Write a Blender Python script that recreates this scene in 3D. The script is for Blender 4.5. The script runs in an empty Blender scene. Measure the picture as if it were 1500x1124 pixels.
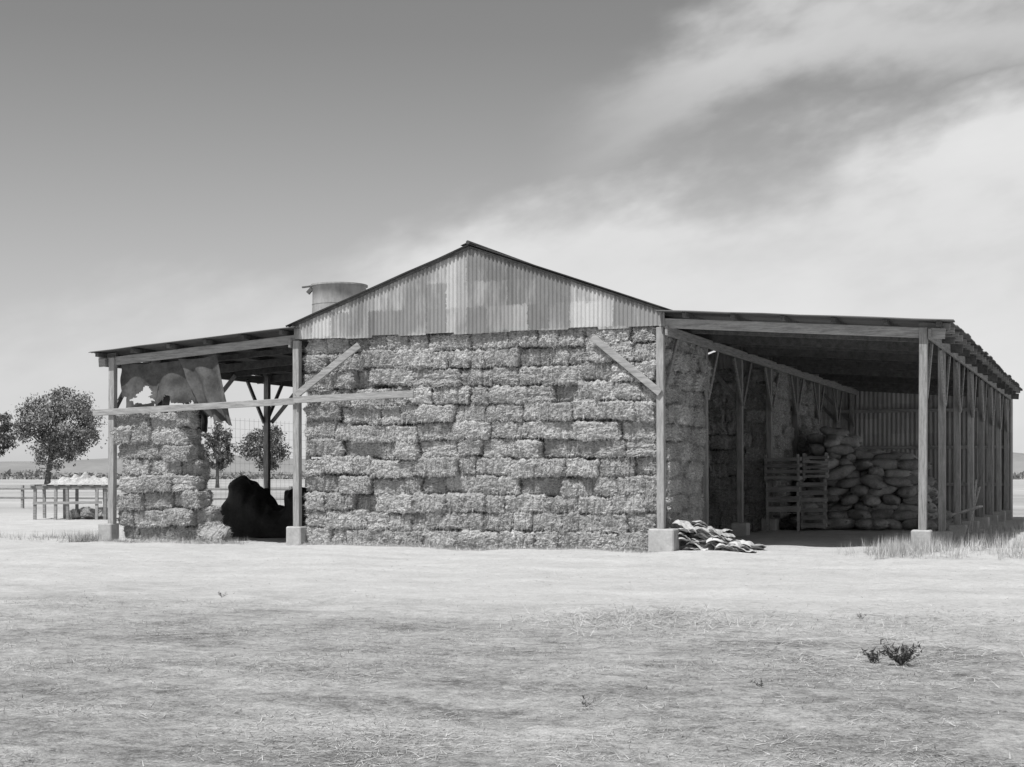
import bpy, math, random
import numpy as np
from mathutils import Vector, Matrix, noise
random.seed(7); rng=np.random.default_rng(7)
scene=bpy.context.scene
COL=scene.collection
R=random.uniform
def ss(x,a,b):
    t=max(0,min(1,(x-a)/(b-a))); return t*t*(3-2*t)

# ------------------------------------------------------------ materials
def newmat(name):
    m=bpy.data.materials.new(name); m.use_nodes=True
    nt=m.node_tree; nt.nodes.clear()
    o=nt.nodes.new('ShaderNodeOutputMaterial'); b=nt.nodes.new('ShaderNodeBsdfPrincipled')
    nt.links.new(b.outputs[0],o.inputs[0]); b.inputs['Specular IOR Level'].default_value=.15
    return m,nt,b
def math_n(nt,op,a,b=None,c=None,clamp=False):
    n=nt.nodes.new('ShaderNodeMath'); n.operation=op; n.use_clamp=clamp
    for i,x in enumerate((a,b,c)):
        if x is None: continue
        if isinstance(x,(int,float)): n.inputs[i].default_value=x
        else: nt.links.new(x,n.inputs[i])
    return n.outputs[0]
def mapr(nt,x,a,b,c,d,smooth=True):
    n=nt.nodes.new('ShaderNodeMapRange'); n.interpolation_type='SMOOTHSTEP' if smooth else 'LINEAR'
    nt.links.new(x,n.inputs[0])
    for i,v in enumerate((a,b,c,d)): n.inputs[i+1].default_value=v
    return n.outputs[0]
def noise_n(nt,vec,scale,detail=4,rough=.6,stretch=None):
    if stretch:
        mp=nt.nodes.new('ShaderNodeMapping'); mp.inputs['Scale'].default_value=stretch
        nt.links.new(vec,mp.inputs[0]); vec=mp.outputs[0]
    n=nt.nodes.new('ShaderNodeTexNoise'); n.inputs['Scale'].default_value=scale
    n.inputs['Detail'].default_value=detail; n.inputs['Roughness'].default_value=rough
    nt.links.new(vec,n.inputs['Vector']); return n.outputs[0]
def comb(nt,v):
    n=nt.nodes.new('ShaderNodeCombineColor')
    for i in range(3): nt.links.new(v,n.inputs[i])
    return n.outputs[0]
def bump_n(nt,b,h,strength,dist):
    n=nt.nodes.new('ShaderNodeBump'); n.inputs['Strength'].default_value=strength; n.inputs['Distance'].default_value=dist
    nt.links.new(h,n.inputs['Height']); nt.links.new(n.outputs[0],b.inputs['Normal'])
def nmat(name,lo,hi,scale=6,stretch=None,bump=.4,bdist=.02,rough=.9,rnd=0,island=0,fine=.35,detail=5,fscale=5):
    m,nt,b=newmat(name)
    tc=nt.nodes.new('ShaderNodeTexCoord'); vec=tc.outputs['Object']
    if rnd:
        oi=nt.nodes.new('ShaderNodeObjectInfo')
        va=nt.nodes.new('ShaderNodeVectorMath'); va.operation='ADD'
        cx=nt.nodes.new('ShaderNodeCombineXYZ')
        r1=math_n(nt,'MULTIPLY',oi.outputs['Random'],37.0)
        for i in range(3): nt.links.new(r1,cx.inputs[i])
        nt.links.new(vec,va.inputs[0]); nt.links.new(cx.outputs[0],va.inputs[1]); vec=va.outputs[0]
    if scale:
        n1=noise_n(nt,vec,scale,detail,.65,stretch)
        n2=noise_n(nt,vec,scale*fscale,3,.7,stretch)
        mix=math_n(nt,'ADD',math_n(nt,'MULTIPLY',n1,1-fine),math_n(nt,'MULTIPLY',n2,fine))
        col=mapr(nt,mix,.33,.67,lo,hi,False)
    if rnd: col=math_n(nt,'MULTIPLY',col,math_n(nt,'MULTIPLY_ADD',oi.outputs['Random'],rnd,1-rnd/2))
    if island:
        ge=nt.nodes.new('ShaderNodeNewGeometry')
        if not scale: col=mapr(nt,ge.outputs['Random Per Island'],0,1,lo,hi,False)
        else: col=math_n(nt,'MULTIPLY',col,math_n(nt,'MULTIPLY_ADD',ge.outputs['Random Per Island'],island,1-island/2))
    nt.links.new(comb(nt,col),b.inputs['Base Color']); b.inputs['Roughness'].default_value=rough
    if bump: bump_n(nt,b,mix,bump,bdist)
    return m
M={}
M['wood_z']=nmat('weathered_wood_vertical',.13,.38,3,(9,9,.8),.5,.01,island=.4)
M['wood_x']=nmat('weathered_wood_horizontal',.13,.38,3,(.8,9,9),.5,.01,island=.4)
M['wood_y']=nmat('weathered_wood_depth',.12,.32,3,(9,.8,9),.5,.01,island=.4)
M['wood_dark']=nmat('dark_wood_and_roof_shade',.05,.14,3,(3,3,3),.5,.01,island=.5)  # dark timber; on rafters and purlins the dark tone paints under-roof shade
M['concrete']=nmat('concrete',.28,.46,4,None,.5,.02)
M['hay']=nmat('hay',.13,.64,26,(.5,.9,1.7),.8,.025,rnd=.42,fine=.55,fscale=2.4)
M['hay_straw']=nmat('hay_straw',.16,.72,0,None,0,island=1)
M['hay_light_block']=nmat('hay_light_block',.05,.14,10,None,.5,.05)  # dark colour for the added light-blocking boxes inside the stacks
M['straw']=nmat('straw',.25,.65,0,None,0,island=1.0)
M['straw_dark']=nmat('dry_grass_mat',.08,.46,0,None,0,island=1.1)
M['green']=nmat('weed_leaf',.05,.13,0,None,0,island=.8)
M['leaf']=nmat('tree_leaf_hazed',.09,.34,0,None,0,island=.9)  # leaf tone lightened to carry distance haze in the colour
M['leaf_d']=nmat('tree_leaf_dark',.05,.20,0,None,0,island=.9)
M['bark']=nmat('bark',.08,.2,3,(4,4,1),.5,.03)
M['tarp']=nmat('old_canvas',.05,.13,3,None,.5,.03)
M['blacktarp']=nmat('black_tarpaulin',.015,.05,3,None,.4,.04,rough=.6)
M['sack']=nmat('burlap_sack',.15,.36,5,None,.5,.02,rnd=.6)
M['sack_l']=nmat('burlap_sack_light',.26,.54,5,None,.6,.02,rnd=.5)
M['tank']=nmat('tank_metal',.22,.40,2,(1,1,.4),.2,.01,rough=.6)
M['hill']=nmat('hill_haze',.20,.27,.01,None,0)
M['wire']=nmat('wire',.15,.25,3,None,0)
M['crate']=nmat('crate_wood',.12,.34,3,(1,6,6),.5,.01,island=.6)

def metal(name,axis,lo,hi,sw=.66,sh=.9,dark=.5,th=(.72,1.10)):
    m,nt,b=newmat(name)
    tc=nt.nodes.new('ShaderNodeTexCoord'); sp=nt.nodes.new('ShaderNodeSeparateXYZ'); nt.links.new(tc.outputs['Object'],sp.inputs[0])
    a,c=(sp.outputs[0],sp.outputs[2]) if axis=='x' else (sp.outputs[1],sp.outputs[0])
    ia=math_n(nt,'FLOOR',math_n(nt,'DIVIDE',a,sw))
    warp=noise_n(nt,tc.outputs['Object'],14,5,.75)
    ic=math_n(nt,'FLOOR',math_n(nt,'DIVIDE',math_n(nt,'MULTIPLY_ADD',warp,.30,c),sh*.6))
    ia2=math_n(nt,'FLOOR',math_n(nt,'DIVIDE',math_n(nt,'MULTIPLY_ADD',warp,.20,a),sw*.72))
    cx=nt.nodes.new('ShaderNodeCombineXYZ'); nt.links.new(ia,cx.inputs[0])
    wn=nt.nodes.new('ShaderNodeTexWhiteNoise'); wn.noise_dimensions='2D'; nt.links.new(cx.outputs[0],wn.inputs['Vector'])
    cx2=nt.nodes.new('ShaderNodeCombineXYZ'); nt.links.new(ia2,cx2.inputs[0]); nt.links.new(ic,cx2.inputs[1])
    wn2=nt.nodes.new('ShaderNodeTexWhiteNoise'); wn2.noise_dimensions='2D'; nt.links.new(cx2.outputs[0],wn2.inputs['Vector'])
    n1=noise_n(nt,tc.outputs['Object'],2.2,5,.65,(1.6,1.6,.5) if axis=='x' else (.5,1.6,1.6))
    n3=noise_n(nt,tc.outputs['Object'],30,3,.6)
    patch=mapr(nt,math_n(nt,'MULTIPLY_ADD',n1,1.3,math_n(nt,'MULTIPLY',wn2.outputs[0],.55)),th[0],th[1],0,1)
    v=math_n(nt,'ADD',math_n(nt,'MULTIPLY',wn.outputs[0],.4),math_n(nt,'ADD',math_n(nt,'MULTIPLY',n1,.55),math_n(nt,'MULTIPLY',n3,.25)))
    col=mapr(nt,v,.3,.95,lo,hi,False)
    col=math_n(nt,'MULTIPLY',col,math_n(nt,'MULTIPLY_ADD',patch,-dark,1))
    nt.links.new(comb(nt,col),b.inputs['Base Color']); b.inputs['Roughness'].default_value=.65
    return m
M['tin_x']=metal('corrugated_tin',"x",.27,.60,dark=.46)
M['tin_back']=metal('corrugated_tin_back','x',.28,.48,dark=.2)
M['tin_roof']=metal('corrugated_roof_tin_shaded','y',.07,.16,sw=.7,sh=3.4,dark=.4)  # tin colour darkened to deepen the shade of the underside; edges dark too

# ------------------------------------------------------------ mesh builder
class MB:
    def __init__(s): s.v=[]; s.f=[]
    def box(s,c,d,rz=0):
        a=Vector((math.cos(rz),math.sin(rz),0))*d[0]/2; b=Vector((-math.sin(rz),math.cos(rz),0))*d[1]/2; z=Vector((0,0,d[2]/2)); s._b(Vector(c),a,b,z)
    def _b(s,c,a,b,z):
        n=len(s.v)
        for k in (-1,1):
            for (i,j) in ((-1,-1),(1,-1),(1,1),(-1,1)): s.v.append(tuple(c+a*i+b*j+z*k))
        for q in ((0,3,2,1),(4,5,6,7),(0,1,5,4),(1,2,6,5),(2,3,7,6),(3,0,4,7)): s.f.append(tuple(n+i for i in q))
    def beam(s,a,b,w,h):
        a=Vector(a);b=Vector(b);d=b-a;L=d.length;d.normalize()
        up=Vector((0,0,1)) if abs(d.z)<.95 else Vector((0,1,0))
        sd=d.cross(up).normalized(); u2=sd.cross(d)
        s._b((a+b)/2,d*L/2,sd*w/2,u2*h/2)
    def tube(s,pts,rad,n=8,cap=True):
        base=len(s.v); 
        for i,p in enumerate(pts):
            p=Vector(p); q=Vector(pts[min(i+1,len(pts)-1)])-Vector(pts[max(i-1,0)]); q.normalize()
            up=Vector((0,0,1)) if abs(q.z)<.9 else Vector((1,0,0))
            x=q.cross(up).normalized(); y=q.cross(x)
            for k in range(n):
                t=2*math.pi*k/n; s.v.append(tuple(p+(x*math.cos(t)+y*math.sin(t))*rad[i]))
        for i in range(len(pts)-1):
            for k in range(n):
                a=base+i*n+k; b=base+i*n+(k+1)%n; s.f.append((a,b,b+n,a+n))
        if cap:
            s.f.append(tuple(base+k for k in range(n))); s.f.append(tuple(base+(len(pts)-1)*n+k for k in reversed(range(n))))
    def grid(s,nx,ny,fn,keep=None):
        n=len(s.v)
        for j in range(ny+1):
            for i in range(nx+1): s.v.append(tuple(fn(i/nx,j/ny)))
        for j in range(ny):
            for i in range(nx):
                if keep and not keep((i+.5)/nx,(j+.5)/ny): continue
                a=n+j*(nx+1)+i; s.f.append((a,a+1,a+nx+2,a+nx+1))
    def obj(s,name,mat,parent=None,bevel=0,smooth=False,loc=None):
        me=bpy.data.meshes.new(name); me.from_pydata(s.v,[],s.f); me.update()
        me.materials.append(mat)
        if smooth:
            me.polygons.foreach_set('use_smooth',[True]*len(me.polygons))
        o=bpy.data.objects.new(name,me); COL.objects.link(o)
        if parent: o.parent=parent
        if loc: o.location=loc
        if bevel:
            md=o.modifiers.new('b','BEVEL'); md.width=bevel; md.segments=1
        return o
def empty(name,loc=(0,0,0)):
    e=bpy.data.objects.new(name,None); COL.objects.link(e); e.location=loc; e.empty_display_size=.3; return e
def inst(name,me,parent,loc,rot=(0,0,0),sc=(1,1,1)):
    o=bpy.data.objects.new(name,me); COL.objects.link(o); o.parent=parent; o.location=loc; o.rotation_euler=rot; o.scale=sc; return o
def blades(name,P,D,W,mat,parent=None):
    n=len(P); V=np.empty((n,3,3)); V[:,0]=P-W/2; V[:,1]=P+W/2; V[:,2]=P+D
    me=bpy.data.meshes.new(name); me.vertices.add(n*3); me.vertices.foreach_set('co',V.reshape(-1))
    me.loops.add(n*3); me.loops.foreach_set('vertex_index',np.arange(n*3,dtype=np.int32))
    me.polygons.add(n); me.polygons.foreach_set('loop_start',np.arange(0,n*3,3,dtype=np.int32))
    me.polygons.foreach_set('loop_total',np.full(n,3,dtype=np.int32))
    me.update(); me.validate(); me.materials.append(mat)
    o=bpy.data.objects.new(name,me); COL.objects.link(o)
    if parent: o.parent=parent
    return o

# ------------------------------------------------------------ ground
def gh(u,v):
    h=.10*ss(v,-1,3)*ss(u,6,9)
    h+=.10*ss(u,11,14)*ss(v,-4,0)*(1-ss(v,0,3))
    d=math.hypot(u,v+5)
    f=1-ss(d,40,90)
    h+=f*(.05*noise.noise(Vector((u*.35,v*.35,0)))+.03*noise.noise(Vector((u*1.1,v*1.1,3)))+.012*noise.noise(Vector((u*3.1,v*3.1,6))))
    h+=f*.07*ss(v,-2.2,-.6)*(1-ss(v,-.2,.4))*(.5+noise.noise(Vector((u*.8,2,9))))
    # shallow wheel ruts running past the front of the barn
    w=.5*math.sin(u*.13)+.25*math.sin(u*.31+1)
    for c in (-6.2,-7.8,-3.6): h-=f*.022*math.exp(-((v-c-w)/.22)**2)
    return h
def axis(c0,c1,step,far):
    xs=list(np.arange(c0,c1+step/2,step)); s=step; x=c1
    while x<far: s*=1.25; x+=s; xs.append(x)
    s=step; x=c0; pre=[]
    while x>-far: s*=1.25; x-=s; pre.append(x)
    return pre[::-1]+xs
xs=axis(-10,24,.15,5000); ys=axis(-24,10,.13,5000)
mb=MB()
mb.v=[(x,y,gh(x,y)) for y in ys for x in xs]
nx=len(xs)
mb.f=[(j*nx+i,j*nx+i+1,(j+1)*nx+i+1,(j+1)*nx+i) for j in range(len(ys)-1) for i in range(nx-1)]
m,nt,b=newmat('ground_dirt_and_dry_grass')
tc=nt.nodes.new('ShaderNodeTexCoord'); V_=tc.outputs['Object']
sp=nt.nodes.new('ShaderNodeSeparateXYZ'); nt.links.new(V_,sp.inputs[0])
nA=noise_n(nt,V_,.22,5,.6,(.7,1.2,1)); nB=noise_n(nt,V_,1.1,7,.7); nC=noise_n(nt,V_,7,6,.78); nD=noise_n(nt,V_,38,4,.8)
nE=noise_n(nt,V_,.5,4,.6,(.3,1.7,1))
yy=math_n(nt,'ADD',math_n(nt,'MULTIPLY_ADD',nA,9,sp.outputs[1]),math_n(nt,'MULTIPLY',nB,3.0))
dirt=mapr(nt,yy,-12.0,-5.0,0,1)
near=math_n(nt,'ADD',math_n(nt,'MULTIPLY',nB,.35),math_n(nt,'ADD',math_n(nt,'MULTIPLY',nC,.40),math_n(nt,'MULTIPLY',nD,.40)))
near=math_n(nt,'ADD',near,math_n(nt,'MULTIPLY_ADD',nE,.24,-.12))
cd=mapr(nt,near,.42,.74,.38,.64,False); cg=mapr(nt,near,.45,.70,.09,.56,False)
mx=math_n(nt,'ADD',math_n(nt,'MULTIPLY',cd,dirt),math_n(nt,'MULTIPLY',cg,math_n(nt,'SUBTRACT',1,dirt)))
farm=mapr(nt,sp.outputs[1],12,40,0,1)
nF=noise_n(nt,V_,.03,4,.6,(1,2,1)); cf=mapr(nt,nF,.35,.65,.26,.48,False)
mx=math_n(nt,'ADD',math_n(nt,'MULTIPLY',mx,math_n(nt,'SUBTRACT',1,farm)),math_n(nt,'MULTIPLY',cf,farm))
nt.links.new(comb(nt,mx),b.inputs['Base Color']); b.inputs['Roughness'].default_value=.95
bump_n(nt,b,math_n(nt,'ADD',nC,math_n(nt,'MULTIPLY',nD,.5)),.8,.05)
mb.obj('ground',m,smooth=True)

# ------------------------------------------------------------ hay bales
def bale_mesh(name,L,D,H,seed,side):
    vs={};verts=[];faces=[]
    step=.027
    n=[max(4,round(L/step)),max(3,round(D/.06)),max(4,round(H/step))]
    half=(L/2,D/2,H/2)
    rs=random.Random(seed*13)
    gro=[-L/2+.1*(q+1)+rs.uniform(-.03,.03) for q in range(int(L/.1)-1)]
    gdep=[rs.choice((.004,.010,.026)) for _ in gro]
    skew=rs.uniform(-.08,.08); bul=rs.uniform(.0,.035)
    def idx(i,j,k):
        key=(i,j,k)
        if key in vs: return vs[key]
        p=Vector((-half[0]+L*i/n[0],-half[1]+D*j/n[1],-half[2]+H*k/n[2]))
        r=.07
        q=Vector([max(-half[a]+r,min(half[a]-r,p[a])) for a in range(3)])
        d=p-q
        nn=None
        if d.length>1e-6: nn=d.normalized(); p=q+nn*r
        rim=1.0 if sum(abs(d[a])>1e-5 for a in range(3))>=2 else 0.0
        sv=Vector((seed*7.3,seed*3.1,seed))
        a=noise.noise(p*3.3+sv)*.055+noise.noise(p*9+sv)*.030
        a+=noise.noise(Vector((p.x*9,p.y*9,p.z*30))+sv)*.018+noise.noise(Vector((p.x*26,p.y*26,p.z*44))+sv)*.024+noise.noise(p*60+sv)*.014
        a+=rim*noise.noise(p*17+sv)*.045
        wob=.03*noise.noise(Vector((p.z*5,p.y*5,seed)))
        for x0,dp in zip(gro,gdep): a-=dp*math.exp(-((p.x+wob-x0)/.015)**2)
        for s_ in ((-.19,.19) if side else (-.09,.09)):
            a-=.026*math.exp(-((p.x-s_)/.018)**2)
        if nn: p=p+nn*a
        p.y*=1+bul*math.cos(p.x/half[0]*1.5)*math.cos(p.z/half[2]*1.5)*4
        p.z+=skew*p.x*.35
        vs[key]=len(verts); verts.append(tuple(p)); return vs[key]
    for k in (0,n[2]):
        for i in range(n[0]):
            for j in range(n[1]):
                f=[idx(i,j,k),idx(i+1,j,k),idx(i+1,j+1,k),idx(i,j+1,k)]; faces.append(f if k else f[::-1])
    for j in (0,n[1]):
        for i in range(n[0]):
            for k in range(n[2]):
                f=[idx(i,j,k),idx(i+1,j,k),idx(i+1,j,k+1),idx(i,j,k+1)]; faces.append(f[::-1] if j else f)
    for i in (0,n[0]):
        for j in range(n[1]):
            for k in range(n[2]):
                f=[idx(i,j,k),idx(i,j+1,k),idx(i,j+1,k+1),idx(i,j,k+1)]; faces.append(f if i else f[::-1])
    rr=random.Random(seed)
    nv=len(verts); nf0=len(faces)
    for q_ in range(int(3600*L)):
        p=Vector(verts[rr.randrange(nv)])
        if abs(p.y)<half[1]*.7 and rr.random()<.6: continue
        o=Vector((p.x/half[0]*.5,p.y/half[1],p.z/half[2]*.7)); o.normalize()
        d=(o*.55+Vector((rr.gauss(0,1.0),rr.gauss(0,.45),rr.gauss(-.45,.8)))).normalized()*rr.uniform(.03,.12)
        w=Vector((rr.gauss(0,1),rr.gauss(0,1),rr.gauss(0,1))).cross(d).normalized()*rr.uniform(.002,.006)
        p=p-d*.15
        m_=len(verts); verts+= [tuple(p-w),tuple(p+w),tuple(p+d)]; faces.append([m_,m_+1,m_+2])
    me=bpy.data.meshes.new(name); me.from_pydata(verts,[],faces); me.update(); me.materials.append(M['hay']); me.materials.append(M['hay_straw'])
    mi=[0]*nf0+[1]*(len(faces)-nf0); me.polygons.foreach_set('material_index',mi)
    return me
SIDE=[bale_mesh('bale_side',.92,.50,.40,i+1,True) for i in range(8)]
END=[bale_mesh('bale_end',.50,.50,.40,i+21,False) for i in range(7)]
def bale(parent,c,width,kind,face,H=.39,tilt=.028,rowh=.39):
    me=random.choice(SIDE if kind=='s' else END); base=.92 if kind=='s' else .50
    rz=0 if face=='f' else math.pi/2
    fl=random.choice((0,math.pi))
    inst('bale',me,parent,c,(R(-tilt,tilt)*3,R(-tilt,tilt),rz+fl+R(-.07,.07)),(width/base*R(.95,1.02),1,rowh/.40*R(.90,1.04)))
def wall(parent,a,b,z0,z1,rows,face,pos,inset=.25,jit=.055,p_end=.5,push=.07,topfn=None,zj=.05):
    rh=(z1-z0)/rows
    for r in range(rows):
        x=a+R(-.02,.02); 
        pe=p_end*R(.4,1.7)
        while x<b-.12:
            k='e' if random.random()<pe else 's'
            w=R(.34,.60) if k=='e' else R(.68,1.06)
            if x+w>b-.2: w=max(.3,b-x+R(-.03,.03)); k='s' if w>.68 else 'e'
            xc=x+w/2
            env=math.sin(math.pi*(r+.5)/rows)**.6
            zc=z0+rh*(r+.5)+env*zj*2.2*noise.noise(Vector((xc*.6,r*.22,pos*3)))+env*R(-.02,.02)
            off=random.gauss(0,jit)+.12*noise.noise(Vector((xc*.45,zc*.6,pos+5)))
            if random.random()<push: off+=R(.08,.18)
            dep=pos+ (inset+off if face=='f' else -(inset+off))
            if topfn is None or zc<topfn(xc):
                c=(xc,dep,zc) if face=='f' else (dep,xc,zc)
                bale(parent,c,w,k,face,rowh=rh)
            x+=w
st=empty('hay_bale_stack')
wall(st,.12,8.42,.02,4.74,12,'f',.0)
wall(st,.45,3.75,.06,4.62,12,'s',8.56,jit=.07)
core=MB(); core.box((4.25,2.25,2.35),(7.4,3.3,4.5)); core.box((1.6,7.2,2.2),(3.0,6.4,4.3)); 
core.obj('stack_light_block',M['hay_light_block'],st)  # boxes added behind the bales so no light leaks through the gaps
st2=empty('hay_bale_stack')
wall(st2,3.9,10.6,.1,4.0,11,'s',4.6,jit=.06,topfn=lambda v:3.9+.3*math.sin(v*2))
wall(st2,10.8,14.3,.1,4.55,12,'s',8.5,jit=.08)
wall(st2,14.9,17.9,.1,4.5,12,'s',8.5,jit=.08)
wall(st2,4.4,8.4,.1,4.55,12,'f',10.75,jit=.05)
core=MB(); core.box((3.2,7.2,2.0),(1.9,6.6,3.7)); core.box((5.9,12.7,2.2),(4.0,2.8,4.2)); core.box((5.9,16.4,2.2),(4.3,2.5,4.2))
core.obj('stack_light_block',M['hay_light_block'],st2)  # same added light blockers for the inner stacks
st3=empty('hay_bale_stack')
rows=8; rh=.385
for d in range(2):
    for r in range(rows):
        x=-4.95-(.07*math.sin(r*1.3)); end=(-2.98 if d==0 else -3.3)+(.42 if r<2 else (.18 if r<4 else 0))+R(-.08,.08)
        while x<end-.2:
            k='e' if random.random()<.35 else 's'; w=R(.45,.55) if k=='e' else R(.72,1.0)
            if x+w>end-.2: w=max(.4,end-x); k='s' if w>.66 else 'e'
            w=min(w,1.08)
            bale(st3,(x+w/2,.30+d*.55+random.gauss(0,.08),.05+rh*(r+.5)+.04*math.sin(x*2+r)),w,k,'f',tilt=.05,rowh=rh)
            x+=w
bale(st3,(-2.35,.2,.2),.6,'e','f',tilt=.3)

# ------------------------------------------------------------ barn
barn=empty('hay_barn')
PV=[3.55*i for i in range(8)]; W=8.54; UL=-5.04; UR=13.78
zL=lambda u:4.97+.073*u
zR=lambda u:5.02-.073*(u-W)
zM=lambda u:5.07+.354*min(u,W-u)
LEN=24.85
def post(mb,u,v,z1,w=.15,z0=.3):
    mb.beam((u,v,z0),(u+R(-.03,.03),v,z1),w,w)
ps=MB(); ft=MB()
def foot(u,v,w,h):
    z=gh(u,v); ft.box((u,v,z+h/2-.1),(w,w*.9,h+.2),R(-.03,.03))
for i,v in enumerate(PV):
    for (u,zt) in ((0,4.66),(W,4.66),(UL,4.42),(UR,4.47)):
        zz=gh(u,v)
        vv=v-(.07 if i==0 else 0)
        h=.42
        if i==0 and u==W: foot(u+.06,vv-.02,.54,.46)
        elif i==0: foot(u-.02 if u!=UL else u-.1,vv,.38,.42)
        else: foot(u,vv,.42,.32); h=.32
        post(ps,u,vv,zt,.155 if i==0 else .15,zz+h-.03)
ps.obj('posts',M['wood_z'],barn,bevel=.01)
ft.obj('footings',M['concrete'],barn,bevel=.025)
by=MB(); br=MB()
for u,z in ((0.0,4.60),(W,4.58),(UL,4.30),(UR,4.33)):
    off=.14 if u in(W,UR) else -.14
    by.beam((u+off,-.2,z),(u+off,LEN+.1,z),.06,.2)
for u,zt in ((W,4.52),(UR,4.28),(UL,4.25)):
    off=.14 if u!=UL else -.14
    for i,v in enumerate(PV):
        zb=zt-1.15
        for s in (-1,1):
            if i==0 and s<0: continue
            if i==7 and s>0: continue
            br.beam((u+off*.45,v+s*.06,zb),(u+off*.45,v+s*.95,zt-.02),.05,.12)
for u,zt,s in ((W,4.62,-1),(UL,4.2,1)):
    for i,v in enumerate(PV[1:],1):
        br.beam((u+s*.08,v+.11,zt-1.1),(u+s*1.1,v+.11,zt),.05,.11)
by.obj('wall_plates',M['wood_y'],barn,bevel=.008)
br.obj('knee_braces',M['wood_y'],barn,bevel=.006)
rf=MB(); rf0=MB()
for k in range(15):
    v=1.775*k + (-.06 if k==0 else 0)
    hh=.2 if k%2==0 else .14
    for zf,a,b_ in ((zL,-5.42,-.05),(zR,W+.05,14.2)):
        zo=.17+hh/2
        (rf0 if k==0 else rf).beam((a,v+.1*(k>0),zf(a)-zo),(b_,v+.1*(k>0),zf(b_)-zo),.06,hh)
rf0.obj('front_rafters',M['wood_x'],barn,bevel=.006)
rf.obj('rafters',M['wood_dark'],barn,bevel=.006)  # darker than the front rafters: under-roof shade put into the colour
pu=MB()
for u in np.linspace(-5.3,-.3,6): pu.beam((u,-.32,zL(u)-.10),(u,LEN+.2,zL(u)-.10),.09,.10)
for u in np.linspace(W+.55,14.1,6): pu.beam((u,-.32,zR(u)-.10),(u,LEN+.2,zR(u)-.10),.09,.10)
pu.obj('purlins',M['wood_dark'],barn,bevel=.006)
et=MB()
for k in range(28):
    v=.9*k+.05; et.beam((13.7,v,zR(13.7)-.12),(14.28,v,zR(14.28)-.12),.07,.12)
    et.beam((-5.5,v,zL(-5.5)-.12),(-5.0,v,zL(-5.0)-.12),.07,.12)
et.obj('rafter_tails',M['wood_x'],barn)
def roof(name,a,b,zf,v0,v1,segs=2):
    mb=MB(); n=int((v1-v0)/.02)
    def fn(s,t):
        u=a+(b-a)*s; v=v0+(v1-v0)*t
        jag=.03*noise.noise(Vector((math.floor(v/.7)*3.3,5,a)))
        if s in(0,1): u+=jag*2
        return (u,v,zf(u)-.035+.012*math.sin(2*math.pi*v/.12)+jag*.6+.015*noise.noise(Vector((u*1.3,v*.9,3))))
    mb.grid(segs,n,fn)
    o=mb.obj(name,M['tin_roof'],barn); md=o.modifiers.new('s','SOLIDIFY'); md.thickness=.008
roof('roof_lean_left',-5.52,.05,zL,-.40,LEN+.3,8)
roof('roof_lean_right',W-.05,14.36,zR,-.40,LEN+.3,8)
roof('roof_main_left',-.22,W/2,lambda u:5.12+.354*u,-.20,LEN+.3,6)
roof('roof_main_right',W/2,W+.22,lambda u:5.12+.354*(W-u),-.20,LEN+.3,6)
rc=MB(); rc.tube([(W/2,-.24,6.63),(W/2,LEN+.3,6.63)],[.045,.045],8)
for s in (-1,1): rc._b(Vector((W/2+s*.09,LEN/2,6.605)),Vector((.085,0,-.03*s)),Vector((0,LEN/2+.22,0)),Vector((0,0,.004)))
rc.obj('ridge_cap',M['tin_roof'],barn)
rr_=MB()
for s in (0,1):
    f=lambda u:(u if s==0 else W-u)
    rr_.beam((f(-.1),-.13,zM(0)-.08),(f(W/2),-.13,zM(W/2)-.045),.035,.05)
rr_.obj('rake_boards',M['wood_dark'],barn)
gb=MB(); u0,u1=-.08,W+.08; n=int((u1-u0)/.0125)
sheet=lambda u:math.floor((u+.08)/.66)
def gz(u,t):
    sh=sheet(u); bot=4.69+.022*math.sin(sh*2.7)+.014*math.sin(sh*5.1)
    top=zM(u)-.03
    return bot+(top-bot)*t
gb.grid(n,1,lambda s,t:(u0+(u1-u0)*s, -.10+.018*math.sin(2*math.pi*(u0+(u1-u0)*s)/.092)+.004*(sheet(u0+(u1-u0)*s)%2), gz(u0+(u1-u0)*s,t)))
o=gb.obj('gable_sheeting',M['tin_x'],barn); 
gt=MB(); gt.beam((-.05,-.045,4.78),(W+.05,-.045,4.78),.05,.14)
gt.obj('gable_tie_beam',M['wood_x'],barn)
bw=MB(); n=int(14/.02)
bw.grid(n,1,lambda s,t:(-.1+14.1*s, LEN+.12+.022*math.sin(2*math.pi*(14.1*s)/.16), .02+t*((zM(-.1+14.1*s)-.1 if -.1+14.1*s<W else zR(-.1+14.1*s)-.06)-.02)))
bw.obj('back_wall_sheeting',M['tin_back'],barn)
gw=MB()
for z in (1.3,2.6,3.9): gw.beam((0,LEN+.02,z),(13.9,LEN+.02,z),.06,.12)
gw.obj('back_wall_girts',M['wood_x'],barn)
fb=MB()
fb.beam((.03,-.18,3.42),(1.62,-.18,4.50),.05,.15)
fb.beam((8.55,-.185,3.30),(7.08,-.185,4.50),.05,.15)
fb.obj('front_braces',M['wood_x'],barn,bevel=.006)
lr=MB(); lr.beam((-5.5,-.19,3.10),(.12,-.19,3.29),.045,.15); lr.beam((.0,-.24,3.31),(2.98,-.24,3.39),.045,.15)
lr.obj('long_rail',M['wood_x'],barn,bevel=.006)

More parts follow.
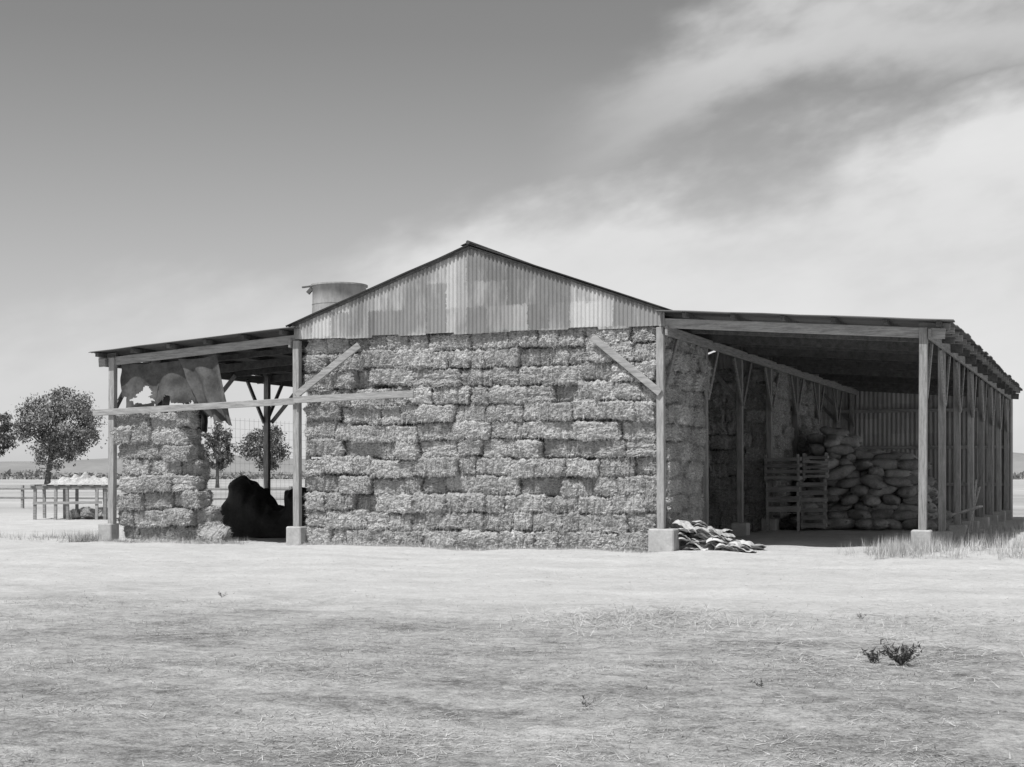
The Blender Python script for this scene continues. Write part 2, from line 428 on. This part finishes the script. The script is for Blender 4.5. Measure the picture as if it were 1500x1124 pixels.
# ------------------------------------------------------------ hanging canvas
cv=empty('torn_canvas_sheet')
def cloth(name,TL,TR,BL,BR,v,seed,keep=None,nx=26,ny=26,mat='tarp'):
    mb=MB(); TL,TR,BL,BR=[Vector((p[0],v,p[1])) for p in (TL,TR,BL,BR)]
    def fn(s,t):
        p=(TL*(1-s)+TR*s)*(1-t)+(BL*(1-s)+BR*s)*t
        f=.07*math.sin(s*13+seed+t*1.5)*(.3+t)+.06*noise.noise(Vector((s*3,t*3,seed)))
        sag=.10*math.sin(math.pi*s)*(1-t)*.5
        e=(.12*noise.noise(Vector((s*9,seed*3,1))))*t
        return (p.x+.05*noise.noise(Vector((t*4,seed,s*2))),p.y+f,p.z-sag+e)
    mb.grid(nx,ny,fn,keep); mb.obj(name,M[mat],cv,smooth=True)
def k1(s,t):
    n=.07*noise.noise(Vector((s*9,t*9,2)))+.04*noise.noise(Vector((s*25,t*25,2)))
    if .22+n<s<.42+n and t>.50+n+abs(s-.36)*1.6 and t<.90+n: return False
    if .44<s<.70 and t>.72+n+(.70-s)*.7: return False
    if s>.66 and t>.90+n: return False
    if s<.10 and t>.72+n: return False
    return True
cloth('panel_wide',(-4.88,4.28),(-3.08,4.32),(-4.90,3.18),(-2.70,3.20),.02,1,k1,60,60)
cloth('panel_strip',(-3.18,4.34),(-2.14,4.42),(-2.42,2.95),(-1.70,2.74),-.06,4,lambda s,t: not(s<.25 and t>.85+s))
cloth('panel_rag',(-3.9,3.95),(-3.55,4.0),(-4.0,3.12),(-3.62,3.05),.12,7,None,10,12)
cloth('panel_rag',(-2.95,3.95),(-2.65,4.0),(-2.85,2.7),(-2.62,2.6),.3,9,None,10,12,'blacktarp')
cloth('panel_back',(-1.0,3.6),(-.12,3.7),(-.75,3.35),(-.12,3.25),3.4,9,None,12,10)

tp=MB()
def tf(s,t):
    x=-5.0+3.3*s; y=3.9+1.5*t
    prof=np.interp(s,[0,.06,.12,.22,.30,.38,.46,.55,.63,.69,.80,.95,1],[.2,1.0,1.4,1.58,1.45,1.3,.92,.72,.75,1.2,1.3,1.0,.0])
    h=prof*math.sin(math.pi*min(1,max(0,t)))**.35
    h+=.10*noise.noise(Vector((x*3.5,y*3.5,4)))*(h>.05)+.07*noise.noise(Vector((x*8,y*5,1)))*(h>.2)
    return (x+.10*math.sin(t*7+s*3)+.05*noise.noise(Vector((h*6,y*3,x))),y-.12*math.sin(h*5+x*4),max(0,h))
tp.grid(80,40,tf); tp.obj('tarpaulin_heap',M['blacktarp'],smooth=True)

# ------------------------------------------------------------ sacks
def sack_mesh(name,L,D,H,seed,mat,flat=False):
    mb=MB(); nu,nv=24,18
    def fn(s,t):
        a=2*math.pi*s; b_=math.pi*(t-.5)
        def pw(x,e): return math.copysign(abs(x)**e,x)
        x=pw(math.sin(b_),.62); rr=abs(math.cos(b_))**.5
        y=rr*pw(math.cos(a),.75); z=rr*pw(math.sin(a),.85)
        pin=1+.12*abs(x)**3
        p=Vector((x*L/2,y*D/2*pin,z*H/2*(1-.55*abs(x)**4)))
        q=noise.noise(p*4+Vector((seed*5,0,seed)))*.06+noise.noise(Vector((p.x*6,p.y*18,p.z*12))+Vector((seed,9,seed)))*.035
        return p*(1+q/.3*(.5 if flat else .8))
    mb.grid(nu,nv,fn)
    for sy in (-1,1):
        mb.tube([(L/2-.05,sy*D*.33,0),(L/2+.05,sy*D*.42,.02)],[.05,.015],6)
    me=bpy.data.meshes.new(name); me.from_pydata(mb.v,[],mb.f); me.update(); me.materials.append(M[mat])
    me.polygons.foreach_set('use_smooth',[True]*len(me.polygons)); return me
SK=[sack_mesh('full_sack',.80,.46,.30,i+1,'sack') for i in range(6)]
pile=empty('sack_pile')
def hs(u,v):
    h=np.interp(u,[8.9,9.2,9.7,10.1,10.5,11.0,11.5,12.1,12.35,12.6],[.6,2.3,3.0,2.6,2.15,2.15,2.1,2.05,1.0,.3])
    h*=ss(v,12.1,13.7)*.55+.45 if v<13.7 else 1
    if v<12.7: h=min(h,.7)
    return h
for k in range(12):
    z=.24+.235*k
    j=0; v=12.45
    while v<15.4:
        u=9.1+(.3 if (k+j)%2 else 0)
        while u<12.5:
            if z<hs(u,v)+R(-.18,.12):
                neat=u>11.2
                rz=R(-.25,.25) if neat else R(-.9,.9)
                if random.random()<(.15 if neat else .45): rz+=math.pi/2
                inst('sack',random.choice(SK),pile,(u+R(-.07,.07),v+R(-.08,.08),z+R(-.03,.03)),(R(-.2,.2),R(-.2,.2) if neat else R(-.45,.45),rz),(R(.9,1.08),R(.9,1.1),R(.9,1.15)))
            u+=.62
        v+=.46; j+=1
for i in range(9): inst('sack',random.choice(SK),pile,(R(9.2,12.9),R(11.9,12.4),gh(11,12)+.15),(R(-.1,.1),R(-.15,.15),R(-1.5,1.5)))
def flat_sack(name,seed):
    mb=MB(); nxx,nyy=26,18
    for side in (0,1):
        def fn(s,t,side=side):
            x=(s-.5)*.75; y=(t-.5)*.5
            z=.06*noise.noise(Vector((x*4,y*4,seed)))+.025*noise.noise(Vector((x*11,y*11,seed+3)))+.03*math.sin(x*7+seed)
            e=min(s,1-s,t,1-t)
            z+=(.018+.02*noise.noise(Vector((x*8,y*8,seed+9))))*min(1,e*8)*(1 if side else -1)
            if abs(x)>.28: z-=(abs(x)-.28)*.5
            return (x+.02*noise.noise(Vector((y*9,1,seed))),y+.02*noise.noise(Vector((x*9,5,seed))),z)
        mb.grid(nxx,nyy,fn)
    me=bpy.data.meshes.new(name); me.from_pydata(mb.v,[],mb.f); me.update(); me.materials.append(M['sack_l'])
    me.polygons.foreach_set('use_smooth',[True]*len(me.polygons)); return me
SKL=[flat_sack('empty_sack',i*3.7) for i in range(6)]
ep=empty('empty_sack_heap')
for i in range(75):
    t=random.random()**1.2; u=8.95+t*1.25; v=R(.12,1.0)
    hmax=max(.05,.62*(1-t*1.05)); z=gh(u,v)+.05+R(0,1)*hmax
    inst('sack',random.choice(SKL),ep,(u,v,z),(R(-.15,.15),R(0,.35),R(-.5,.5)),(R(.6,.95),R(.6,.95),R(.7,1.1)))

# ------------------------------------------------------------ crates
def crate(name,loc,w,d,h,rz,slats=4,leg=0):
    e=empty(name,loc); e.rotation_euler=(0,R(-.03,.03),rz); c=MB(); s=MB()
    for x in (-w/2,w/2):
        for y in (-d/2,d/2): c.beam((x,y,0),(x,y,h),.055,.055)
    for i in range(slats):
        z=leg+(h-leg-.05)*(i+.5)/slats; hh=(h-leg)/slats*.5
        for y in (-d/2-.038,d/2+.038): s.beam((-w/2-.03,y,z+R(-.02,.02)),(w/2+.03,y,z+R(-.02,.02)),.02,hh)
        for x in (-w/2-.038,w/2+.038): s.beam((x,-d/2,z),(x,d/2,z),.02,hh)
    for i in range(5): s.beam((-w/2+w*(i+.5)/5,-d/2,leg+.03),(-w/2+w*(i+.5)/5,d/2,leg+.03),w/7,.02)
    c.obj('corner_posts',M['crate'],e); s.obj('slats',M['crate'],e)
zf=.12
crate('wooden_crate',(9.02,10.1,zf),.80,.6,1.30,.15,3,.45)
crate('wooden_crate',(8.98,10.5,zf+1.33),.88,.6,.72,-.05,4)
crate('wooden_crate',(9.72,10.75,zf+.05),.58,.5,.66,.1,3)
crate('wooden_crate',(9.68,10.8,zf+.73),.66,.55,.66,.22,3)
crate('wooden_crate',(9.76,10.8,zf+1.41),.58,.55,.68,.12,5)

# ------------------------------------------------------------ water tower behind
wt=empty('water_tower'); tx,ty=-14.9,30.0
t=MB(); ring=40
pts=[(tx,ty,8.35),(tx,ty,8.7),(tx,ty,9.3),(tx,ty,10.05)]
t.tube(pts,[1.22,1.22,1.2,1.19],ring); to=t.obj('tank',M['tank'],wt,smooth=False)
for p in to.data.polygons: p.use_smooth=len(p.vertices)==4
t=MB(); 
t.tube([(tx,ty,9.2),(tx,ty,9.23)],[1.218,1.218],ring)
t.tube([(tx,ty,10.03),(tx,ty,10.10)],[1.27,1.27],ring)
t.tube([(tx,ty,10.10),(tx,ty,10.17)],[1.24,.1],ring)
t.obj('hoops_and_lid',M['tank'],wt)
t=MB()
for i in range(7): t.beam((tx-1.75,ty-1.3+i*.43,8.27),(tx+1.35,ty-1.3+i*.43,8.27),.3,.06)
for y in (-1,0,1): t.beam((tx-1.7,ty+y,8.14),(tx+1.3,ty+y,8.14),.12,.2)
for x in (-.85,.85):
    for y in (-.85,.85): t.beam((tx+x*1.25,ty+y*1.25,0),(tx+x,ty+y,8.05),.18,.18)
for z in (2.5,5.3):
    for a,b_ in (((-1,-1),(1,-1)),((1,-1),(1,1)),((1,1),(-1,1)),((-1,1),(-1,-1))):
        t.beam((tx+a[0],ty+a[1],z),(tx+b_[0],ty+b_[1],z),.08,.12); t.beam((tx+a[0],ty+a[1],z),(tx+b_[0]*.93,ty+b_[1]*.93,z+2.6),.03,.08)
t.beam((tx-1.6,ty-.5,10.02),(tx-.8,ty-.3,10.12),.16,.06); t.beam((tx-1.35,ty-.45,9.75),(tx-1.15,ty-.4,9.98),.16,.16)
t.obj('timber_tower',M['wood_dark'],wt)

# ------------------------------------------------------------ wire fence
wf=empty('wire_fence'); w=MB()
for i in range(13): 
    z=.25+i*.24; w.beam((-5.3,3.4,z),(-5.3,16,z),.004,.004)
for i in range(52):
    v=3.4+i*.245; w.beam((-5.3,v,.2),(-5.3,v,3.2),.004,.004)
w.obj('wire_mesh',M['wire'],wf)
w=MB()
for v in (12.4,16): w.beam((-5.38,v,0),(-5.38,v,3.3),.07,.07)
w.obj('fence_posts',M['wood_z'],wf)

# ------------------------------------------------------------ low hay rack
hr=empty('hay_rack',(-18.6,15.8,0)); hr.rotation_euler=(0,0,math.radians(22))
r=MB()
for x in (-1.05,-.3,.15,1.2,1.5):
    for y in (-.6,.6): r.beam((x,y,-.1),(x+R(-.04,.04),y,1.12),.10,.10)
r.beam((-1.2,-.62,1.17),(1.75,-.62,1.2),.06,.12); r.beam((-1.2,.62,1.17),(1.75,.62,1.2),.06,.12)
for i in range(7): r.beam((-1.1+i*.43,-.75,1.25),(-1.1+i*.43,.75,1.25),.16,.05)
r.beam((-1.1,-.66,.6),(1.4,-.66,.62),.04,.1)
r.obj('frame',M['wood_x'],hr)
r=MB(); r.grid(60,20,lambda s,t:(-.6+2.4*s,-.7+1.4*t,1.27+ (.26*math.sin(math.pi*s)**.6*math.sin(math.pi*t)**.6*(1+1.4*noise.noise(Vector((s*9,t*5,0)))) if 0<s<1 and 0<t<1 else 0)))
r.obj('straw_load',M['hay'],hr)
for i in range(5):
    inst('bale',random.choice(END),hr,(.25+.27*i,R(-.3,.2),.17+R(0,.12)),(R(-.3,.3),R(-.3,.3),R(0,3)),(.8,.8,.8))
rf2=empty('rail_fence'); r=MB()
for i in range(16):
    x=-40+i*2.4; r.beam((x,30+i*.2,0),(x,30+i*.2,1.15+R(-.1,.1)),.12,.12)
for z in (.5,.95): r.beam((-40,29.92,z),(-4,32.92,z),.05,.09)
r.obj('rails',M['wood_x'],rf2)

# ------------------------------------------------------------ trees
def tree(name,loc,H,Wd,cb,seed,mat,trunk_off=(0,0),nclump=95,leaves=95,ls=.30):
    rr=random.Random(seed); e=empty(name,loc)
    cz=(H+cb)/2; rz=(H-cb)/2; rx=Wd/2
    cl=[]
    while len(cl)<nclump:
        p=Vector((rr.uniform(-1,1),rr.uniform(-1,1),rr.uniform(-1,1)))
        if p.length>1 or p.length<.30: continue
        if rr.random()>p.length+.1: continue
        lump=1+.22*noise.noise(p.normalized()*2.4+Vector((seed,0,0)))
        wz=1-.18*max(0,p.z)
        cl.append(Vector((p.x*rx*lump*wz*.9,p.y*rx*lump*wz*.9,cz+p.z*rz*lump*.92)))
    tr=MB(); x0,y0=trunk_off; fork=Vector((x0*.6,y0*.6,cb+.16*H))
    tw=H*.028
    tr.tube([(x0,y0,-.3),(x0*.95,y0,.15*H*.5),tuple(fork)],[tw*1.4,tw,tw*.8],9)
    for i in range(18):
        c=cl[i*len(cl)//18]; mid=fork.lerp(c,.5)+Vector((rr.uniform(-.5,.5),rr.uniform(-.5,.5),-.06*H*rr.random()))
        st_=fork*rr.uniform(.7,1); st_.x=fork.x;st_.y=fork.y
        tr.tube([tuple(st_),tuple(mid),tuple(c)],[tw*.55,tw*.3,tw*.08],6,False)
        for j in range(3):
            c2=cl[rr.randrange(len(cl))]
            if (c2-mid).length<rx: tr.tube([tuple(mid),tuple(mid.lerp(c2,.5)+Vector((0,0,.2))),tuple(c2)],[tw*.22,tw*.12,tw*.04],5,False)
    tr.obj('trunk_and_limbs',M['bark'],e,smooth=True)
    nr=np.random.default_rng(seed); n=nclump*leaves
    C=np.repeat(np.array([tuple(c) for c in cl]),leaves,0)
    sz=np.repeat(nr.uniform(.5,1.25,nclump),leaves)[:,None]*Wd*.055
    P=C+nr.normal(0,1,(n,3))*sz*np.array([1,1,.75])
    D=nr.normal(0,1,(n,3)); D/=np.linalg.norm(D,axis=1)[:,None]; Wv=np.cross(D,nr.normal(0,1,(n,3))); Wv/=np.linalg.norm(Wv,axis=1)[:,None]
    s=nr.uniform(.6,1.3,(n,1))*ls
    blades('foliage',P,D*s,Wv*s*.8,M[mat],e)
tree('cottonwood_tree',(-121.2,146.2,0),14.4,11.8,3.0,3,'leaf',(-2.0,0),130,130,.32)
tree('cottonwood_tree',(-127.4,139.8,0),11.4,6.4,3.4,5,'leaf_d',(0,0),80,90,.28)
tree('cottonwood_tree',(-92.2,141.6,0),8.6,5.4,1.8,8,'leaf_d',(0,0),60,80,.26)
tree('cottonwood_tree',(-86.2,143.8,0),8.5,7.0,2.4,9,'leaf_d',(0,0),75,80,.26)
nr=np.random.default_rng(2); n=26000
ang=nr.uniform(-.75,.75,n)+math.radians(21.5); rad=700+nr.uniform(-25,25,n)
hgt=np.array([2.2+2.2*max(0,noise.noise(Vector((a*30,0,1))))+1.2*noise.noise(Vector((a*130,4,1))) for a in ang])
P=np.stack([17.2-np.sin(ang)*rad,-30.4+np.cos(ang)*rad,hgt*nr.uniform(0,1,n)],1)
D=nr.normal(0,1,(n,3)); Wv=nr.normal(0,1,(n,3))
blades('distant_trees',P,D*.9,Wv*.9,M['leaf'])
hl=MB()
def hf(s,t):
    a=math.radians(21.5)+(-.9+1.8*s); rad=3200+t*500
    h=(34+34*noise.noise(Vector((a*6,0,0)))+7*noise.noise(Vector((a*25,2,0))))*math.sin(math.pi*t)
    return (17-math.sin(a)*rad,-30+math.cos(a)*rad,max(-1,h))
hl.grid(160,6,hf); hl.obj('hills',M['hill'],smooth=True)

# ------------------------------------------------------------ ground cover
def cov(n,ufn,lmin,lmax,wd,lie,mat,name,dens=None,parent=None,clump=0):
    P=[];D=[];Wl=[]
    while len(P)<n:
        u,v=ufn()
        if dens and random.random()>dens(u,v): continue
        m=1 if not clump else random.randint(max(1,clump//2),clump)
        for _ in range(m):
            uu=u+random.gauss(0,.05) if clump else u; vv=v+random.gauss(0,.05) if clump else v
            L=R(lmin,lmax); a=R(0,6.283); el=abs(random.gauss(0,lie))
            el=min(el,1.5)
            d=(math.cos(a)*math.cos(el)*L,math.sin(a)*math.cos(el)*L,math.sin(el)*L)
            b_=a+1.57
            w_=wd*R(.6,1.3)
            P.append((uu,vv,gh(uu,vv)+.004)); D.append(d); Wl.append((math.cos(b_)*w_,math.sin(b_)*w_,R(-.3,.3)*w_))
    return blades(name,np.array(P),np.array(D),np.array(Wl),M[mat],parent)
cu,cvv=17.184,-30.418; ca,sa=.9304,.3665
def camrect(x0,x1,y0,y1):
    def f():
        y=y0+(y1-y0)*random.random(); x=R(x0,x1)*(.55+.45*(y-y0)/(y1-y0))
        return cu+x*ca-y*sa, cvv+x*sa+y*ca
    return f
def dn(u,v): 
    k=.35+1.3*noise.noise(Vector((u*.5,v*.8,0)))+.9*noise.noise(Vector((u*2.2,v*2.2,5)))
    return max(.02,min(1,k))*(1-.96*ss(v+2.2*noise.noise(Vector((u*.3,v*.3,7))),-15.5,-11.5))
cov(42000,camrect(-11,11,7.5,20),.02,.07,.005,.3,'straw_dark','dry_grass',dn)
cov(30000,camrect(-11,11,7.5,20),.04,.18,.005,.08,'straw','straw_litter',dn)
cov(5000,camrect(-14,14,14,32),.04,.12,.008,.12,'straw_dark','straw_litter')
def disc(cx,cy,rx,ry):
    def f():
        return random.gauss(cx,rx),random.gauss(cy,ry)
    return f
cov(5000,disc(12.5,-14.3,.65,.7),.08,.30,.006,.18,'straw','straw_heap')
cov(3000,disc(15.5,-12.9,1.2,1.0),.08,.25,.006,.12,'straw','straw_heap')
cov(3000,disc(15.3,-16.0,1.0,1.0),.08,.35,.006,.08,'straw','straw_heap')
cov(9000,lambda:(R(0,8.5),-abs(random.gauss(0,.22))+.05),.05,.18,.007,.5,'straw','loose_hay')
cov(4000,lambda:(R(-5.1,-1.7),-abs(random.gauss(0,.25))+.05),.05,.18,.007,.5,'straw','loose_hay')
cov(2500,lambda:(random.gauss(-2.3,.25),random.gauss(.3,.35)),.05,.2,.008,.8,'straw','loose_hay')
def tall(u,v): return max(.02,min(1,.5+1.3*noise.noise(Vector((u*1.3,v*.7,2)))))
cov(9000,lambda:(R(13.0,16.8),random.choice((R(-1.6,3),R(0,16)))),.12,.40,.008,1.2,'straw','tall_dry_grass',tall,None,8)
cov(2600,disc(13.45,-.35,.35,.3),.15,.38,.008,1.2,'straw','tall_dry_grass',None,None,8)
cov(900,disc(-5.6,-.2,.25,.4),.12,.35,.008,1.2,'straw_dark','tall_dry_grass',None,None,8)
cov(900,disc(-7.5,1.5,1.5,.8),.08,.25,.008,1.2,'straw_dark','tall_dry_grass',None,None,8)
def weed(u,v,r,h,n,mat='green',ll=1):
    e=empty('weed_plant',(0,0,0)); P=[];D=[];Wl=[]
    z=gh(u,v)
    for s in range(max(5,n//14)):
        a=R(0,6.28); tip=Vector((math.cos(a)*r*R(.2,1),math.sin(a)*r*R(.2,1),h*R(.5,1)))
        P.append((u,v,z)); D.append(tuple(tip)); Wl.append((.004,.004,0))
        for q in range(14):
            t=R(.25,1); p=tip*t
            L=R(.02,.05)*ll; d=Vector((random.gauss(0,1),random.gauss(0,1),random.gauss(.3,.7))).normalized()*L
            w_=d.cross(Vector((random.gauss(0,1),random.gauss(0,1),1))).normalized()*L*.4
            P.append((u+p.x,v+p.y,z+p.z)); D.append(tuple(d)); Wl.append(tuple(w_))
    blades('stems_and_leaves',np.array(P),np.array(D),np.array(Wl),M[mat],e)
weed(15.54,-17.3,.24,.22,620); weed(15.3,-17.2,.15,.12,200)
for (u,v) in ((13.75,-20.27),(14.74,-19.1),(6.3,-13.2),(14.6,-13.2)): weed(u,v,.09,.08,60,'straw_dark',.7)
cl=MB()
for i in range(90):
    u,v=camrect(-12,12,8,31)(); s=R(.008,.022)
    z=gh(u,v); base=len(cl.v); 
    for q in ((1,0,0),(0,1,0),(-1,0,0),(0,-1,0),(0,0,.7),(.6,.6,.4),(-.6,.5,.35),(.5,-.6,.3),(-.6,-.5,.45)):
        cl.v.append((u+q[0]*s*R(.7,1.2),v+q[1]*s*R(.7,1.2),z+q[2]*s*R(.7,1.2)))
    for f in ((0,5,7),(0,1,5),(1,6,5),(1,2,6),(2,8,6),(2,3,8),(3,7,8),(3,0,7),(5,4,7),(5,6,4),(6,8,4),(8,7,4)): cl.f.append(tuple(base+k for k in f))
cl.obj('stones',M['concrete'])
pk=MB(); pk.beam((14.0,3.6,.75),(14.6,3.3,.95),.16,.04); pk.beam((14.1,5.2,.12),(14.45,5.0,1.35),.03,.12); pk.beam((14.2,5.6,.12),(14.35,5.3,1.5),.03,.1)
pk.obj('loose_planks',M['wood_x'])

# ------------------------------------------------------------ light
EL=math.radians(60); AZ=math.radians(-14)
sd=Vector((math.sin(AZ)*math.cos(EL),-math.cos(AZ)*math.cos(EL),math.sin(EL)))
L=bpy.data.lights.new('sun','SUN'); L.energy=4.8; L.angle=math.radians(.5); L.color=(1,.995,.985)
lo=bpy.data.objects.new('sun',L); COL.objects.link(lo); lo.rotation_euler=sd.to_track_quat('Z','Y').to_euler()
w=bpy.data.worlds.new('World'); scene.world=w; w.use_nodes=True; nt=w.node_tree; nt.nodes.clear()
out=nt.nodes.new('ShaderNodeOutputWorld'); bg=nt.nodes.new('ShaderNodeBackground'); nt.links.new(bg.outputs[0],out.inputs[0])
bg.inputs[1].default_value=.10
sk=nt.nodes.new('ShaderNodeTexSky'); sk.sky_type='NISHITA'; sk.sun_disc=False; sk.sun_elevation=EL
sk.sun_rotation=math.atan2(sd.x,sd.y); sk.dust_density=1.5
bwn=nt.nodes.new('ShaderNodeRGBToBW'); nt.links.new(sk.outputs[0],bwn.inputs[0])
tc=nt.nodes.new('ShaderNodeTexCoord'); dirv=tc.outputs['Generated']
def dot(v):
    n=nt.nodes.new('ShaderNodeVectorMath'); n.operation='DOT_PRODUCT'; nt.links.new(dirv,n.inputs[0]); n.inputs[1].default_value=v; return n.outputs['Value']
dx=dot((ca,sa,0)); dy=dot((-sa,ca,0)); dz=dot((0,0,1))
az=math_n(nt,'ARCTAN2',dx,dy); el=math_n(nt,'ARCSINE',dz)
base=math_n(nt,'MULTIPLY',bwn.outputs[0],mapr(nt,el,.0,.28,1.5,.95,False))
def curve(x,pts,x0,x1,ymax):
    xm=mapr(nt,x,x0,x1,0,1,False)
    fc=nt.nodes.new('ShaderNodeFloatCurve'); c=fc.mapping.curves[0]
    P=[((p[0]-x0)/(x1-x0),p[1]/ymax) for p in pts]
    c.points[0].location=P[0]; c.points[1].location=P[-1]
    for p in P[1:-1]: c.points.new(*p)
    fc.mapping.update(); nt.links.new(xm,fc.inputs['Value'])
    return math_n(nt,'MULTIPLY',fc.outputs[0],ymax)
cx=nt.nodes.new('ShaderNodeCombineXYZ'); nt.links.new(az,cx.inputs[0]); nt.links.new(el,cx.inputs[1])
def cn(scale,rot,st,det=5):
    mp=nt.nodes.new('ShaderNodeMapping'); mp.vector_type='TEXTURE'; mp.inputs['Rotation'].default_value=(0,0,rot); mp.inputs['Scale'].default_value=(st,1,1)
    nt.links.new(cx.outputs[0],mp.inputs[0]); n=nt.nodes.new('ShaderNodeTexNoise'); n.inputs['Scale'].default_value=scale; n.inputs['Detail'].default_value=det; n.inputs['Roughness'].default_value=.55
    nt.links.new(mp.outputs[0],n.inputs['Vector']); return n.outputs[0]
nl=cn(12,.22,2.2); nf=cn(26,.30,2.0,7)
nn=math_n(nt,'ADD',math_n(nt,'MULTIPLY_ADD',nl,.11,-.055),math_n(nt,'MULTIPLY_ADD',nf,.06,-.03))
B=curve(az,[(-.34,.085),(-.22,.115),(-.14,.13),(-.06,.155),(0,.178),(.06,.185),(.13,.19),(.22,.21),(.34,.25)],-.34,.34,.4)
d1=mapr(nt,math_n(nt,'ADD',math_n(nt,'SUBTRACT',B,el),nn),-.025,.035,0,1)
d1=math_n(nt,'MULTIPLY',d1,mapr(nt,az,-.2,.02,.62,1))
C=curve(az,[(-.34,.16),(0,.185),(.04,.21),(.10,.25),(.18,.27),(.34,.28)],-.34,.34,.4)
dd=math_n(nt,'ABSOLUTE',math_n(nt,'SUBTRACT',el,math_n(nt,'ADD',C,nn)))
d2=mapr(nt,dd,.0,.05,.66,0); d2=math_n(nt,'MULTIPLY',d2,mapr(nt,az,.0,.14,0,1))
dens=math_n(nt,'MAXIMUM',d1,d2)
dens=math_n(nt,'MULTIPLY',dens,mapr(nt,math_n(nt,'MULTIPLY_ADD',nf,.4,nl),.40,.80,.72,1.08),clamp=True)
cloud=mapr(nt,nl,.3,.7,6.8,7.9,False)
k=math_n(nt,'ADD',math_n(nt,'MULTIPLY',base,math_n(nt,'SUBTRACT',1,dens)),math_n(nt,'MULTIPLY',cloud,dens))
nt.links.new(comb(nt,k),bg.inputs[0])

# ------------------------------------------------------------ camera
cam=bpy.data.cameras.new('camera'); co=bpy.data.objects.new('camera',cam); COL.objects.link(co)
co.location=(17.184,-30.418,1.6); co.rotation_euler=(math.radians(90),0,math.radians(21.5))
cam.sensor_width=36; cam.lens=53.52; cam.shift_y=.09; cam.clip_end=20000; cam.clip_start=.1
scene.camera=co
scene.view_settings.view_transform='Standard'; scene.view_settings.look='None'; scene.view_settings.exposure=0
